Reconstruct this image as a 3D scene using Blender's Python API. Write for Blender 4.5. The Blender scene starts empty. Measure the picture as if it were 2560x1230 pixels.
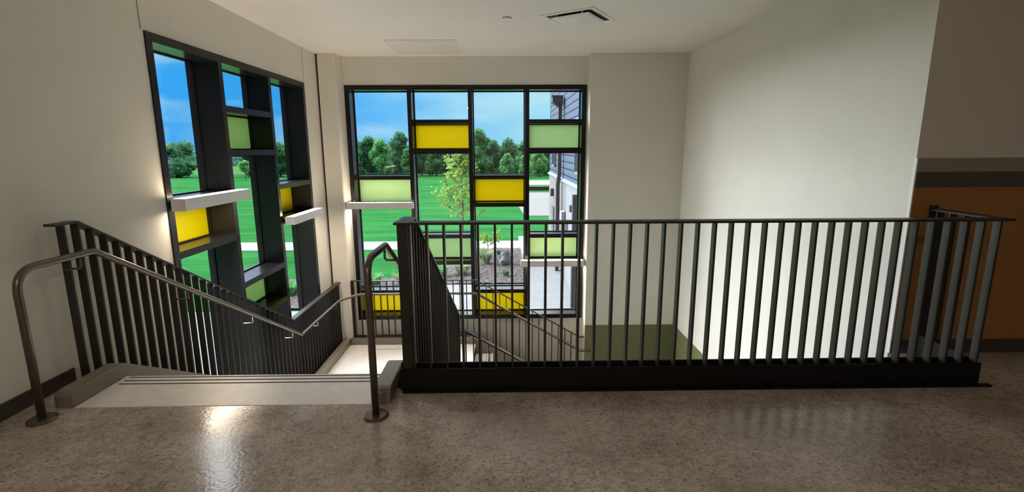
import bpy, bmesh, math, random
from math import sin, cos, pi, sqrt, radians
from mathutils import Vector, Matrix, noise

SC = bpy.context.scene
COL = SC.collection

# ------------------------------------------------------------------ camera
_f, _cx, _cy = 1229.0, 1280.0, 603.3
_y = Vector((1260.4 - _cx, _cy - 372.3, -_f)).normalized()
_up = Vector((sin(-0.007), cos(-0.007), 0))
_x = _y.cross(_up).normalized()
_z = _x.cross(_y)
R3 = Matrix((_x, _y, _z))
cam_data = bpy.data.cameras.new('camera')
cam = bpy.data.objects.new('camera', cam_data)
COL.objects.link(cam)
cam.matrix_world = Matrix.Translation((0, 0, 1.486)) @ R3.to_4x4()
cam_data.sensor_width = 36
cam_data.lens = _f / 2560 * 36
cam_data.shift_y = -(615 - _cy) / 2560
cam_data.clip_start = 0.05
cam_data.clip_end = 1500
SC.camera = cam

# ------------------------------------------------------------------ view
SC.view_settings.view_transform = 'Standard'
SC.view_settings.look = 'None'
SC.view_settings.gamma = 1
SC.view_settings.use_curve_mapping = False
SC.view_settings.exposure = 0.13
SC.cycles.use_denoising = True
SC.cycles.max_bounces = 12
SC.cycles.diffuse_bounces = 7
SC.cycles.transparent_max_bounces = 16
SC.cycles.sample_clamp_indirect = 6

# ------------------------------------------------------------------ sky
LAMP_UP, LAMP_DOWN = 20.0, 44.0
HALL_FILL_POWER = 25.0
OVERHEAD = (9.4, 9.0, 9.4, 1)
WEST = (6.5, 6.4, 6.5, 1)
SUN_DIR = (-0.93, 0.22, 0.30)
SUN_COL = (30.0, 29.4, 31.2, 1)
world = bpy.data.worlds.new('sky')
SC.world = world
world.use_nodes = True
nt = world.node_tree
nt.nodes.clear()


def N(tree, typ, **kw):
    n = tree.nodes.new(typ)
    for k, v in kw.items():
        setattr(n, k, v)
    return n


def ramp(tree, stops, interp='LINEAR'):
    r = N(tree, 'ShaderNodeValToRGB')
    r.color_ramp.interpolation = interp
    e = r.color_ramp.elements
    while len(e) > 1:
        e.remove(e[-1])
    e[0].position = stops[0][0]
    e[0].color = tuple(stops[0][1]) + (1,)
    for p, c in stops[1:]:
        q = e.new(p)
        q.color = tuple(c) + (1,)
    return r


_tc = N(nt, 'ShaderNodeTexCoord')
_sep = N(nt, 'ShaderNodeSeparateXYZ')
nt.links.new(_tc.outputs['Generated'], _sep.inputs[0])
# stormy blue near the horizon (deeper to the west, paler to the east) ...
_hor = ramp(nt, [(0.0, (0.03, 0.36, 0.95)), (0.30, (0.05, 0.42, 0.98)), (0.42, (0.17, 0.55, 0.98)), (0.5, (0.30, 0.66, 0.94)), (0.56, (0.42, 0.80, 0.98)), (1, (0.5, 0.8, 0.95))])
_mx = N(nt, 'ShaderNodeMath', operation='MULTIPLY_ADD')
_mx.inputs[1].default_value = 0.5
_mx.inputs[2].default_value = 0.5
nt.links.new(_sep.outputs[0], _mx.inputs[0])
nt.links.new(_mx.outputs[0], _hor.inputs[0])
# ... with soft cloud shapes
_map = N(nt, 'ShaderNodeMapping')
_map.inputs['Scale'].default_value = (2.2, 2.2, 9)
nt.links.new(_tc.outputs['Generated'], _map.inputs[0])
_noi = N(nt, 'ShaderNodeTexNoise')
_noi.inputs['Scale'].default_value = 1.6
_noi.inputs['Detail'].default_value = 5
nt.links.new(_map.outputs[0], _noi.inputs[0])
_cl = ramp(nt, [(0.42, (0, 0, 0)), (0.68, (1, 1, 1))], 'EASE')
nt.links.new(_noi.outputs[0], _cl.inputs[0])
_mixc = N(nt, 'ShaderNodeMixRGB')
_mixc.inputs[2].default_value = (0.62, 0.88, 0.98, 1)
_clm = N(nt, 'ShaderNodeMath', operation='MULTIPLY')
_clm.inputs[1].default_value = 0.55
nt.links.new(_cl.outputs[0], _clm.inputs[0])
nt.links.new(_clm.outputs[0], _mixc.inputs[0])
nt.links.new(_hor.outputs[0], _mixc.inputs[1])
# unseen southern sky darkened so the window jambs reflect something dark
_sb = ramp(nt, [(0.0, (0.10, 0.11, 0.13)), (0.42, (0.10, 0.11, 0.13)), (0.60, (1, 1, 1))])
_my0 = N(nt, 'ShaderNodeMath', operation='MULTIPLY_ADD')
_my0.inputs[1].default_value = 0.5
_my0.inputs[2].default_value = 0.5
nt.links.new(_sep.outputs[1], _my0.inputs[0])
nt.links.new(_my0.outputs[0], _sb.inputs[0])
_mixb = N(nt, 'ShaderNodeMixRGB', blend_type='MULTIPLY')
_mixb.inputs[0].default_value = 1.0
nt.links.new(_mixc.outputs[0], _mixb.inputs[1])
nt.links.new(_sb.outputs[0], _mixb.inputs[2])
_mixc = _mixb
# the cloud layer is bright overhead
_el = ramp(nt, [(0.0, (0, 0, 0)), (0.22, (0, 0, 0)), (0.50, (1, 1, 1))])
nt.links.new(_sep.outputs[2], _el.inputs[0])
_mixe = N(nt, 'ShaderNodeMixRGB')
_mixe.inputs[2].default_value = OVERHEAD
_sb2 = ramp(nt, [(0.0, (0.12, 0.12, 0.12)), (0.36, (0.12, 0.12, 0.12)), (0.54, (1, 1, 1))])
nt.links.new(_my0.outputs[0], _sb2.inputs[0])
_elm = N(nt, 'ShaderNodeMath', operation='MULTIPLY')
nt.links.new(_el.outputs[0], _elm.inputs[0])
nt.links.new(_sb2.outputs[0], _elm.inputs[1])
nt.links.new(_elm.outputs[0], _mixe.inputs[0])
nt.links.new(_mixc.outputs[0], _mixe.inputs[1])
# low sun behind thin cloud in the west
_we = ramp(nt, [(0.0, (1, 1, 1)), (0.10, (1, 1, 1)), (0.175, (0, 0, 0))])
nt.links.new(_mx.outputs[0], _we.inputs[0])
_mixw = N(nt, 'ShaderNodeMixRGB')
_mixw.inputs[2].default_value = WEST
_ws = ramp(nt, [(0.44, (0, 0, 0)), (0.52, (1, 1, 1))])
_my = N(nt, 'ShaderNodeMath', operation='MULTIPLY_ADD')
_my.inputs[1].default_value = 0.5
_my.inputs[2].default_value = 0.5
nt.links.new(_sep.outputs[1], _my.inputs[0])
nt.links.new(_my.outputs[0], _ws.inputs[0])
_wm = N(nt, 'ShaderNodeMath', operation='MULTIPLY')
nt.links.new(_we.outputs[0], _wm.inputs[0])
nt.links.new(_ws.outputs[0], _wm.inputs[1])
nt.links.new(_wm.outputs[0], _mixw.inputs[0])
nt.links.new(_mixe.outputs[0], _mixw.inputs[1])
# the veiled sun itself: a broad bright patch low in the west
_dot = N(nt, 'ShaderNodeVectorMath', operation='DOT_PRODUCT')
_dot.inputs[1].default_value = Vector(SUN_DIR).normalized()
nt.links.new(_tc.outputs['Generated'], _dot.inputs[0])
_su = ramp(nt, [(0.0, (0, 0, 0)), (0.84, (0, 0, 0)), (0.97, (1, 1, 1))], 'EASE')
nt.links.new(_dot.outputs['Value'], _su.inputs[0])
_mixs = N(nt, 'ShaderNodeMixRGB')
_mixs.inputs[2].default_value = SUN_COL
nt.links.new(_su.outputs[0], _mixs.inputs[0])
nt.links.new(_mixw.outputs[0], _mixs.inputs[1])
_mixe = _mixs
_bg = N(nt, 'ShaderNodeBackground')
_bg.inputs[1].default_value = 1.0
nt.links.new(_mixe.outputs[0], _bg.inputs[0])
_out = N(nt, 'ShaderNodeOutputWorld')
nt.links.new(_bg.outputs[0], _out.inputs[0])


# unseen fill lights added on the hall ceiling behind the photographer
for _lx in (-1.24, 0.84):
    _ld = bpy.data.lights.new('hall_fill_light', 'AREA')
    _ld.shape = 'RECTANGLE'
    _ld.size, _ld.size_y = 0.10, 0.60
    _ld.energy = HALL_FILL_POWER
    _ld.color = (1.0, 0.89, 0.78)
    _lo = bpy.data.objects.new('hall_fill_light', _ld)
    _lo.location = (_lx, -1.3, 2.895)
    COL.objects.link(_lo)


# ------------------------------------------------------------------ materials
def new_mat(name):
    m = bpy.data.materials.new(name)
    m.use_nodes = True
    t = m.node_tree
    b = t.nodes['Principled BSDF']
    return m, t, b


def mat(name, col, rough=0.5, metal=0.0, spec=0.5, nscale=None, namt=0.08, bump=0.0, bscale=None, coat=0.0, emit=None, estr=0):
    m, t, b = new_mat(name)
    b.inputs['Base Color'].default_value = tuple(col) + (1,)
    b.inputs['Roughness'].default_value = rough
    b.inputs['Metallic'].default_value = metal
    b.inputs['Specular IOR Level'].default_value = spec
    b.inputs['Coat Weight'].default_value = coat
    if emit:
        b.inputs['Emission Color'].default_value = tuple(emit) + (1,)
        b.inputs['Emission Strength'].default_value = estr
    tc = N(t, 'ShaderNodeTexCoord')
    if nscale:
        n = N(t, 'ShaderNodeTexNoise')
        n.inputs['Scale'].default_value = nscale
        n.inputs['Detail'].default_value = 4
        t.links.new(tc.outputs['Object'], n.inputs[0])
        r = ramp(t, [(0.3, [c * (1 - namt) for c in col]), (0.7, [min(1, c * (1 + namt)) for c in col])])
        t.links.new(n.outputs[0], r.inputs[0])
        t.links.new(r.outputs[0], b.inputs['Base Color'])
    if bump:
        n2 = N(t, 'ShaderNodeTexNoise')
        n2.inputs['Scale'].default_value = bscale or 200
        n2.inputs['Detail'].default_value = 3
        t.links.new(tc.outputs['Object'], n2.inputs[0])
        bp = N(t, 'ShaderNodeBump')
        bp.inputs['Strength'].default_value = bump
        bp.inputs['Distance'].default_value = 0.01
        t.links.new(n2.outputs[0], bp.inputs['Height'])
        t.links.new(bp.outputs[0], b.inputs['Normal'])
    return m


M = {}
M['wall'] = mat('wall_paint', (0.70, 0.67, 0.60), 0.75, nscale=3, namt=0.02, bump=0.12, bscale=260, spec=0.3)
M['ceiling'] = mat('ceiling_paint', (0.76, 0.735, 0.68), 0.8, nscale=2, namt=0.02, spec=0.2)
M['hatch'] = mat('hatch_paint', (0.70, 0.66, 0.60), 0.7, spec=0.2)
M['wall_band'] = mat('band_paint', (0.30, 0.26, 0.22), 0.6, nscale=8, namt=0.05)
M['dark_band'] = mat('dark_band_paint', (0.085, 0.08, 0.06), 0.5, nscale=8, namt=0.05)
M['ochre'] = mat('ochre_wainscot', (0.36, 0.16, 0.045), 0.55, nscale=6, namt=0.08)
M['green_wall'] = mat('olive_wainscot', (0.150, 0.160, 0.072), 0.5, nscale=6, namt=0.06)
M['baseboard'] = mat('rubber_base', (0.055, 0.042, 0.033), 0.45, nscale=10, namt=0.1)
M['rail'] = mat('bronze_paint', (0.026, 0.021, 0.017), 0.40, metal=0.0, nscale=30, namt=0.12, spec=0.42)
M['plate'] = mat('kick_plate_black', (0.006, 0.005, 0.005), 0.5, nscale=30, namt=0.1, spec=0.25)
M['pipe'] = mat('satin_bronze', (0.155, 0.128, 0.105), 0.28, metal=0.75, nscale=40, namt=0.08)
M['stringer'] = mat('stringer_paint', (0.20, 0.17, 0.135), 0.42, nscale=20, namt=0.06, spec=0.5)
M['frame'] = mat('anodised_frame', (0.010, 0.009, 0.010), 0.22, nscale=30, namt=0.1, spec=0.27)
M['lamp_body'] = mat('lamp_white', (0.72, 0.70, 0.68), 0.4, nscale=30, namt=0.02)
M['lamp_glow'] = mat('lamp_diffuser', (0.9, 0.85, 0.75), 0.5, emit=(1.0, 0.80, 0.58), estr=LAMP_UP)
M['lamp_glow_down'] = mat('lamp_diffuser_down', (0.9, 0.85, 0.75), 0.5, emit=(1.0, 0.82, 0.62), estr=LAMP_DOWN)
M['white_metal'] = mat('diffuser_white', (0.78, 0.77, 0.74), 0.3, nscale=20, namt=0.02)
M['black'] = mat('duct_black', (0.02, 0.02, 0.02), 0.6, nscale=20, namt=0.1)
M['groove'] = mat('groove_black', (0.03, 0.022, 0.022), 0.8, nscale=90, namt=0.3)
M['landing'] = mat('precast_concrete', (0.80, 0.77, 0.74), 0.36, nscale=14, namt=0.06, bump=0.1, bscale=90, spec=0.45)
M['outlet'] = mat('outlet_white', (0.75, 0.72, 0.66), 0.4, nscale=30, namt=0.02)


def panel_mat(name, col, tr, fac=0.36):
    m = bpy.data.materials.new(name)
    m.use_nodes = True
    t = m.node_tree
    b = t.nodes['Principled BSDF']
    b.inputs['Base Color'].default_value = tuple(col) + (1,)
    b.inputs['Roughness'].default_value = 0.25
    tr_ = N(t, 'ShaderNodeBsdfTranslucent')
    nz = N(t, 'ShaderNodeTexNoise')
    nz.inputs['Scale'].default_value = 2.5
    tc = N(t, 'ShaderNodeTexCoord')
    t.links.new(tc.outputs['Object'], nz.inputs[0])
    r = ramp(t, [(0.2, [c * 0.97 for c in tr]), (0.8, tr)])
    t.links.new(nz.outputs[0], r.inputs[0])
    t.links.new(r.outputs[0], tr_.inputs[0])
    mx = N(t, 'ShaderNodeMixShader')
    mx.inputs[0].default_value = fac
    t.links.new(b.outputs[0], mx.inputs[1])
    t.links.new(tr_.outputs[0], mx.inputs[2])
    t.links.new(mx.outputs[0], t.nodes['Material Output'].inputs[0])
    return m


M['yellow'] = panel_mat('yellow_glass', (0.76, 0.66, 0.0), (0.78, 0.70, 0.0), 0.44)
M['green'] = panel_mat('green_glass', (0.55, 0.72, 0.34), (0.50, 0.66, 0.42), 0.50)
M['yellow_dimmed'] = panel_mat('yellow_glass_dimmed', (0.43, 0.39, 0.0), (0.55, 0.50, 0.0), 0.04)  # left window copy of the yellow, dimmed in colour to offset strong western light
M['green_dimmed'] = panel_mat('green_glass_dimmed', (0.55, 0.74, 0.34), (0.58, 0.84, 0.44), 0.16)  # left window copy of the green, translucency cut to offset the western light


def glass_mat():
    m = bpy.data.materials.new('tinted_glass')
    m.use_nodes = True
    t = m.node_tree
    t.nodes.remove(t.nodes['Principled BSDF'])
    tr = N(t, 'ShaderNodeBsdfTransparent')
    tr.inputs[0].default_value = (0.93, 0.975, 0.965, 1)
    gl = N(t, 'ShaderNodeBsdfGlossy')
    gl.inputs['Roughness'].default_value = 0.0
    lw = N(t, 'ShaderNodeLayerWeight')
    lw.inputs[0].default_value = 0.5
    pw = N(t, 'ShaderNodeMath', operation='POWER')
    pw.inputs[1].default_value = 5.0
    t.links.new(lw.outputs['Facing'], pw.inputs[0])
    fr = N(t, 'ShaderNodeMath', operation='MULTIPLY_ADD')
    fr.inputs[1].default_value = 0.96
    fr.inputs[2].default_value = 0.04
    t.links.new(pw.outputs[0], fr.inputs[0])
    mx = N(t, 'ShaderNodeMixShader')
    t.links.new(fr.outputs[0], mx.inputs[0])
    t.links.new(tr.outputs[0], mx.inputs[1])
    t.links.new(gl.outputs[0], mx.inputs[2])
    t.links.new(mx.outputs[0], t.nodes['Material Output'].inputs[0])
    return m


M['glass'] = glass_mat()


def floor_mat():
    m, t, b = new_mat('polished_concrete')
    tc = N(t, 'ShaderNodeTexCoord')
    n1 = N(t, 'ShaderNodeTexNoise')
    n1.inputs['Scale'].default_value = 2.2
    n1.inputs['Detail'].default_value = 6
    t.links.new(tc.outputs['Object'], n1.inputs[0])
    r1 = ramp(t, [(0.3, (0.33, 0.275, 0.235)), (0.5, (0.45, 0.385, 0.335)), (0.7, (0.56, 0.49, 0.43))])
    t.links.new(n1.outputs[0], r1.inputs[0])
    # fine aggregate: dark and pale grains
    n2 = N(t, 'ShaderNodeTexNoise')
    n2.inputs['Scale'].default_value = 60
    n2.inputs['Detail'].default_value = 3
    t.links.new(tc.outputs['Object'], n2.inputs[0])
    r2 = ramp(t, [(0.32, (0.34, 0.29, 0.26)), (0.46, (0.95, 0.95, 0.95)), (0.62, (1, 1, 1)), (0.74, (1.45, 1.45, 1.45))])
    t.links.new(n2.outputs[0], r2.inputs[0])
    n3 = N(t, 'ShaderNodeTexNoise')
    n3.inputs['Scale'].default_value = 0.9
    n3.inputs['Detail'].default_value = 3
    t.links.new(tc.outputs['Object'], n3.inputs[0])
    r3 = ramp(t, [(0.25, (0.55, 0.55, 0.55)), (0.75, (1, 1, 1))])
    t.links.new(n3.outputs[0], r3.inputs[0])
    ml = N(t, 'ShaderNodeMixRGB', blend_type='MULTIPLY')
    t.links.new(r3.outputs[0], ml.inputs[0])
    t.links.new(r1.outputs[0], ml.inputs[1])
    t.links.new(r2.outputs[0], ml.inputs[2])
    vo = N(t, 'ShaderNodeTexVoronoi')
    vo.inputs['Scale'].default_value = 26
    vo.inputs['Randomness'].default_value = 1.0
    t.links.new(tc.outputs['Object'], vo.inputs[0])
    rv = ramp(t, [(0.07, (0.30, 0.24, 0.21)), (0.16, (1, 1, 1))])
    t.links.new(vo.outputs['Distance'], rv.inputs[0])
    ml2 = N(t, 'ShaderNodeMixRGB', blend_type='MULTIPLY')
    ml2.inputs[0].default_value = 0.55
    t.links.new(ml.outputs[0], ml2.inputs[1])
    t.links.new(rv.outputs[0], ml2.inputs[2])
    n5 = N(t, 'ShaderNodeTexNoise')
    n5.inputs['Scale'].default_value = 17
    n5.inputs['Detail'].default_value = 9
    n5.inputs['Roughness'].default_value = 0.7
    n5.inputs['Distortion'].default_value = 0.6
    t.links.new(tc.outputs['Object'], n5.inputs[0])
    r5 = ramp(t, [(0.30, (0.58, 0.55, 0.53)), (0.5, (1, 1, 1)), (0.70, (1.28, 1.27, 1.25))])
    t.links.new(n5.outputs[0], r5.inputs[0])
    ml3 = N(t, 'ShaderNodeMixRGB', blend_type='MULTIPLY')
    ml3.inputs[0].default_value = 0.85
    t.links.new(ml2.outputs[0], ml3.inputs[1])
    t.links.new(r5.outputs[0], ml3.inputs[2])
    t.links.new(ml3.outputs[0], b.inputs['Base Color'])
    rr = ramp(t, [(0.3, (0.12,) * 3), (0.7, (0.22,) * 3)])
    t.links.new(n1.outputs[0], rr.inputs[0])
    t.links.new(rr.outputs[0], b.inputs['Roughness'])
    b.inputs['Specular IOR Level'].default_value = 0.45
    bp = N(t, 'ShaderNodeBump')
    bp.inputs['Strength'].default_value = 0.16
    bp.inputs['Distance'].default_value = 0.004
    t.links.new(n2.outputs[0], bp.inputs['Height'])
    t.links.new(bp.outputs[0], b.inputs['Normal'])
    return m


M['floor'] = floor_mat()


def lawn_mat():
    m, t, b = new_mat('lawn_grass')
    tc = N(t, 'ShaderNodeTexCoord')
    mp = N(t, 'ShaderNodeMapping')
    mp.inputs['Scale'].default_value = (0.25, 1.0, 1)
    t.links.new(tc.outputs['Object'], mp.inputs[0])
    n1 = N(t, 'ShaderNodeTexNoise')
    n1.inputs['Scale'].default_value = 0.5
    n1.inputs['Detail'].default_value = 8
    n1.inputs['Roughness'].default_value = 0.65
    t.links.new(mp.outputs[0], n1.inputs[0])
    r = ramp(t, [(0.30, (0.010, 0.060, 0.016)), (0.5, (0.015, 0.084, 0.023)), (0.72, (0.026, 0.112, 0.030))])
    t.links.new(n1.outputs[0], r.inputs[0])
    t.links.new(r.outputs[0], b.inputs['Base Color'])
    b.inputs['Roughness'].default_value = 0.9
    b.inputs['Specular IOR Level'].default_value = 0.0
    return m


M['lawn'] = lawn_mat()
M['meadow'] = mat('meadow_grass', (0.015, 0.07, 0.01), 0.95, nscale=0.05, namt=0.3, spec=0.05)
M['walk'] = mat('sidewalk_concrete', (0.16, 0.168, 0.175), 0.85, nscale=1.5, namt=0.08, spec=0.2)
M['pad'] = mat('pad_concrete', (0.105, 0.105, 0.108), 0.85, nscale=1.0, namt=0.06, spec=0.2)
M['mulch'] = mat('bark_mulch', (0.075, 0.066, 0.066), 0.95, nscale=9, namt=0.65, bump=1.0, bscale=7, spec=0.1)
M['brick'] = mat('red_brick', (0.04, 0.02, 0.022), 0.9, nscale=4, namt=0.2)
M['rock'] = mat('pale_rock', (0.15, 0.148, 0.15), 0.9, nscale=5, namt=0.35, bump=0.8, bscale=9)
M['bark'] = mat('bark', (0.10, 0.075, 0.06), 0.95, nscale=6, namt=0.3)
M['stucco'] = mat('stucco_wall', (0.085, 0.076, 0.080), 0.85, nscale=1.2, namt=0.05)
M['stucco2'] = mat('pale_stone_wall', (0.105, 0.112, 0.125), 0.85, nscale=1.2, namt=0.05)
M['trim_metal'] = mat('trim_metal', (0.10, 0.125, 0.16), 0.45, metal=0.3, nscale=2, namt=0.04)
M['downspout'] = mat('downspout_brown', (0.035, 0.027, 0.03), 0.5, nscale=4, namt=0.1)
M['fixture'] = mat('fixture_grey', (0.05, 0.05, 0.055), 0.5, nscale=8, namt=0.1)
M['box_white'] = mat('box_white', (0.25, 0.26, 0.28), 0.6, nscale=8, namt=0.04)
M['dark_glass'] = mat('dark_window_glass', (0.03, 0.035, 0.04), 0.08, nscale=2, namt=0.2, spec=0.8)
M['fence'] = mat('fence_black', (0.02, 0.022, 0.02), 0.6, nscale=4, namt=0.1)
M['roof_far'] = mat('far_roof', (0.14, 0.17, 0.2), 0.8, nscale=0.3, namt=0.1)


def siding_mat():
    m, t, b = new_mat('lap_siding')
    tc = N(t, 'ShaderNodeTexCoord')
    sp = N(t, 'ShaderNodeSeparateXYZ')
    t.links.new(tc.outputs['Object'], sp.inputs[0])
    d = N(t, 'ShaderNodeMath', operation='MULTIPLY')
    d.inputs[1].default_value = 1 / 0.295
    t.links.new(sp.outputs[2], d.inputs[0])
    fr = N(t, 'ShaderNodeMath', operation='FRACT')
    t.links.new(d.outputs[0], fr.inputs[0])
    r = ramp(t, [(0.0, (0.004, 0.005, 0.008)), (0.17, (0.004, 0.005, 0.008)), (0.19, (0.036, 0.052, 0.085)), (1.0, (0.042, 0.060, 0.096))])
    t.links.new(fr.outputs[0], r.inputs[0])
    t.links.new(r.outputs[0], b.inputs['Base Color'])
    b.inputs['Roughness'].default_value = 0.7
    b.inputs['Specular IOR Level'].default_value = 0.12
    return m


M['siding'] = siding_mat()


def leaf_mat(name, c1, c2, tr=0.35):
    m, t, b = new_mat(name)
    tc = N(t, 'ShaderNodeTexCoord')
    n1 = N(t, 'ShaderNodeTexNoise')
    n1.inputs['Scale'].default_value = 0.9
    n1.inputs['Detail'].default_value = 5
    t.links.new(tc.outputs['Object'], n1.inputs[0])
    r = ramp(t, [(0.35, c1), (0.65, c2)])
    t.links.new(n1.outputs[0], r.inputs[0])
    t.links.new(r.outputs[0], b.inputs['Base Color'])
    b.inputs['Roughness'].default_value = 0.8
    b.inputs['Specular IOR Level'].default_value = 0.15
    ts = N(t, 'ShaderNodeBsdfTranslucent')
    t.links.new(r.outputs[0], ts.inputs[0])
    mx = N(t, 'ShaderNodeMixShader')
    mx.inputs[0].default_value = tr
    t.links.new(b.outputs[0], mx.inputs[1])
    t.links.new(ts.outputs[0], mx.inputs[2])
    t.links.new(mx.outputs[0], t.nodes['Material Output'].inputs[0])
    return m


M['leaf_dark'] = leaf_mat('leaf_dark', (0.0350, 0.1225, 0.0735), (0.0770, 0.2188, 0.1015))
M['leaf_mid'] = leaf_mat('leaf_mid', (0.0473, 0.1645, 0.0805), (0.1085, 0.2888, 0.1050))
M['leaf_light'] = leaf_mat('leaf_light', (0.0875, 0.2537, 0.1015), (0.1540, 0.3762, 0.1225))
M['leaf_young'] = leaf_mat('leaf_young', (0.1375, 0.2500, 0.0500), (0.2375, 0.3625, 0.0938))
M['leaf_pale'] = leaf_mat('leaf_pale', (0.2125, 0.2750, 0.1500), (0.3250, 0.3875, 0.2250))
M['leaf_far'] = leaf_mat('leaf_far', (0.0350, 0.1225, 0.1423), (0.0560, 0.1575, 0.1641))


# ------------------------------------------------------------------ mesh helpers
class MB:
    def __init__(s):
        s.v = []
        s.f = []

    def box(s, x0, x1, y0, y1, z0, z1):
        b = len(s.v)
        s.v += [(x0, y0, z0), (x1, y0, z0), (x1, y1, z0), (x0, y1, z0), (x0, y0, z1), (x1, y0, z1), (x1, y1, z1), (x0, y1, z1)]
        s.f += [tuple(b + i for i in q) for q in ((0, 3, 2, 1), (4, 5, 6, 7), (0, 1, 5, 4), (1, 2, 6, 5), (2, 3, 7, 6), (3, 0, 4, 7))]
        return s

    def hexa(s, bot, top):
        b = len(s.v)
        s.v += [tuple(p) for p in bot] + [tuple(p) for p in top]
        s.f += [tuple(b + i for i in q) for q in ((0, 3, 2, 1), (4, 5, 6, 7), (0, 1, 5, 4), (1, 2, 6, 5), (2, 3, 7, 6), (3, 0, 4, 7))]
        return s

    def prism(s, prof, a0, a1, axis='x'):
        """closed profile swept along an axis; prof = (u,w): axis x -> (y,z), axis y -> (x,z), axis z -> (x,y)"""
        b = len(s.v)
        n = len(prof)
        for a in (a0, a1):
            for u, w in prof:
                s.v.append({'x': (a, u, w), 'y': (u, a, w), 'z': (u, w, a)}[axis])
        s.f.append(tuple(b + i for i in range(n)))
        s.f.append(tuple(b + n + i for i in reversed(range(n))))
        for i in range(n):
            j = (i + 1) % n
            s.f.append((b + j, b + i, b + n + i, b + n + j))
        return s

    def quad(s, *p):
        b = len(s.v)
        s.v += [tuple(q) for q in p]
        s.f.append((b, b + 1, b + 2, b + 3))
        return s

    def tube(s, pts, r, seg=14, rads=None):
        pts = [Vector(p) for p in pts]
        n = len(pts)
        b = len(s.v)
        t0 = (pts[1] - pts[0]).normalized()
        ref = Vector((0, 0, 1)) if abs(t0.z) < 0.9 else Vector((1, 0, 0))
        u = t0.cross(ref).normalized()
        for i, p in enumerate(pts):
            if i == 0:
                t = t0
            elif i == n - 1:
                t = (pts[i] - pts[i - 1]).normalized()
            else:
                t = ((pts[i + 1] - p).normalized() + (p - pts[i - 1]).normalized()).normalized()
            u = (u - t * u.dot(t)).normalized()
            w = t.cross(u)
            rr = rads[i] if rads else r
            for k in range(seg):
                a = 2 * pi * k / seg
                s.v.append(tuple(p + (u * cos(a) + w * sin(a)) * rr))
        for i in range(n - 1):
            for k in range(seg):
                k2 = (k + 1) % seg
                s.f.append((b + i * seg + k, b + i * seg + k2, b + (i + 1) * seg + k2, b + (i + 1) * seg + k))
        s.f.append(tuple(b + k for k in reversed(range(seg))))
        s.f.append(tuple(b + (n - 1) * seg + k for k in range(seg)))
        return s

    def lathe(s, c, prof, seg=32):
        b = len(s.v)
        for r, z in prof:
            for k in range(seg):
                a = 2 * pi * k / seg
                s.v.append((c[0] + r * cos(a), c[1] + r * sin(a), c[2] + z))
        for i in range(len(prof) - 1):
            for k in range(seg):
                k2 = (k + 1) % seg
                s.f.append((b + i * seg + k, b + i * seg + k2, b + (i + 1) * seg + k2, b + (i + 1) * seg + k))
        s.f.append(tuple(b + k for k in reversed(range(seg))))
        s.f.append(tuple(b + (len(prof) - 1) * seg + k for k in range(seg)))
        return s

    def build(s, name, m, parent=None, smooth=False, bevel=0, origin=None):
        me = bpy.data.meshes.new(name)
        o_ = Vector(origin) if origin is not None else Vector((0, 0, 0))
        me.from_pydata([tuple(Vector(p) - o_) for p in s.v] if origin is not None else s.v, [], s.f)
        bm = bmesh.new()
        bm.from_mesh(me)
        bmesh.ops.recalc_face_normals(bm, faces=bm.faces)
        if bevel:
            es = [e for e in bm.edges if len(e.link_faces) == 2 and e.calc_face_angle(0) > 0.5]
            bmesh.ops.bevel(bm, geom=es, offset=bevel, segments=2, affect='EDGES', profile=0.5)
        bm.to_mesh(me)
        bm.free()
        if smooth:
            for p in me.polygons:
                p.use_smooth = True
        o = bpy.data.objects.new(name, me)
        me.materials.append(m if not isinstance(m, str) else M[m])
        COL.objects.link(o)
        if origin is not None:
            o.location = o_
        if parent is not None:
            o.parent = parent
            if parent.type == 'EMPTY' or parent.parent or tuple(parent.location) != (0, 0, 0):
                # keep world coordinates: subtract the parent's world location
                w = Vector((0, 0, 0))
                q = parent
                while q:
                    w += q.location
                    q = q.parent
                o.location = o.location - w
        return o


def bx(*a):
    return MB().box(*a)


def thing(name, label, cat, loc=(0, 0, 0), group=None):
    o = bpy.data.objects.new(name, None)
    o.empty_display_size = 0.1
    o.location = loc
    COL.objects.link(o)
    o['label'] = label
    o['category'] = cat
    if group:
        o['group'] = group
    return o


def tag(o, label, cat, group=None):
    o['label'] = label
    o['category'] = cat
    if group:
        o['group'] = group
    return o


def struct(o, label=None):
    o['kind'] = 'structure'
    if label:
        o['label'] = label
    return o


def linked(o, name, loc, parent=None):
    c = o.copy()
    c.name = name
    COL.objects.link(c)
    c.location = loc
    c.parent = parent
    return c


# ------------------------------------------------------------------ dimensions
XL, XR = -2.83, 2.82          # stair shaft side walls
YA = 7.80                     # alcove wall / column face
YF = 8.05                     # window wall
YH = 3.37                     # hall wall (faces the camera)
ZC = 2.905                    # ceiling
RAIL_Y = 2.87                 # floor guard
N1, RUN, RISE = 3.11, 0.291, 0.17
SL = RISE / RUN
ZL = -1.70                    # landing
N2X = -0.50                   # second flight starts
ZB = ZL - 6 * RISE            # lower landing
GND = -4.30                   # ground outside
ZG = -4.25                    # ground floor inside

# ------------------------------------------------------------------ room shell
def wall_with_hole_x(name, x0, x1, ya, yb, za, zb, hy0, hy1, hz0, hz1, m):
    b = MB()
    b.box(x0, x1, ya, hy0, za, zb)
    b.box(x0, x1, hy1, yb, za, zb)
    b.box(x0, x1, hy0, hy1, hz1, zb)
    b.box(x0, x1, hy0, hy1, za, hz0)
    return struct(b.build(name, m))


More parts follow.
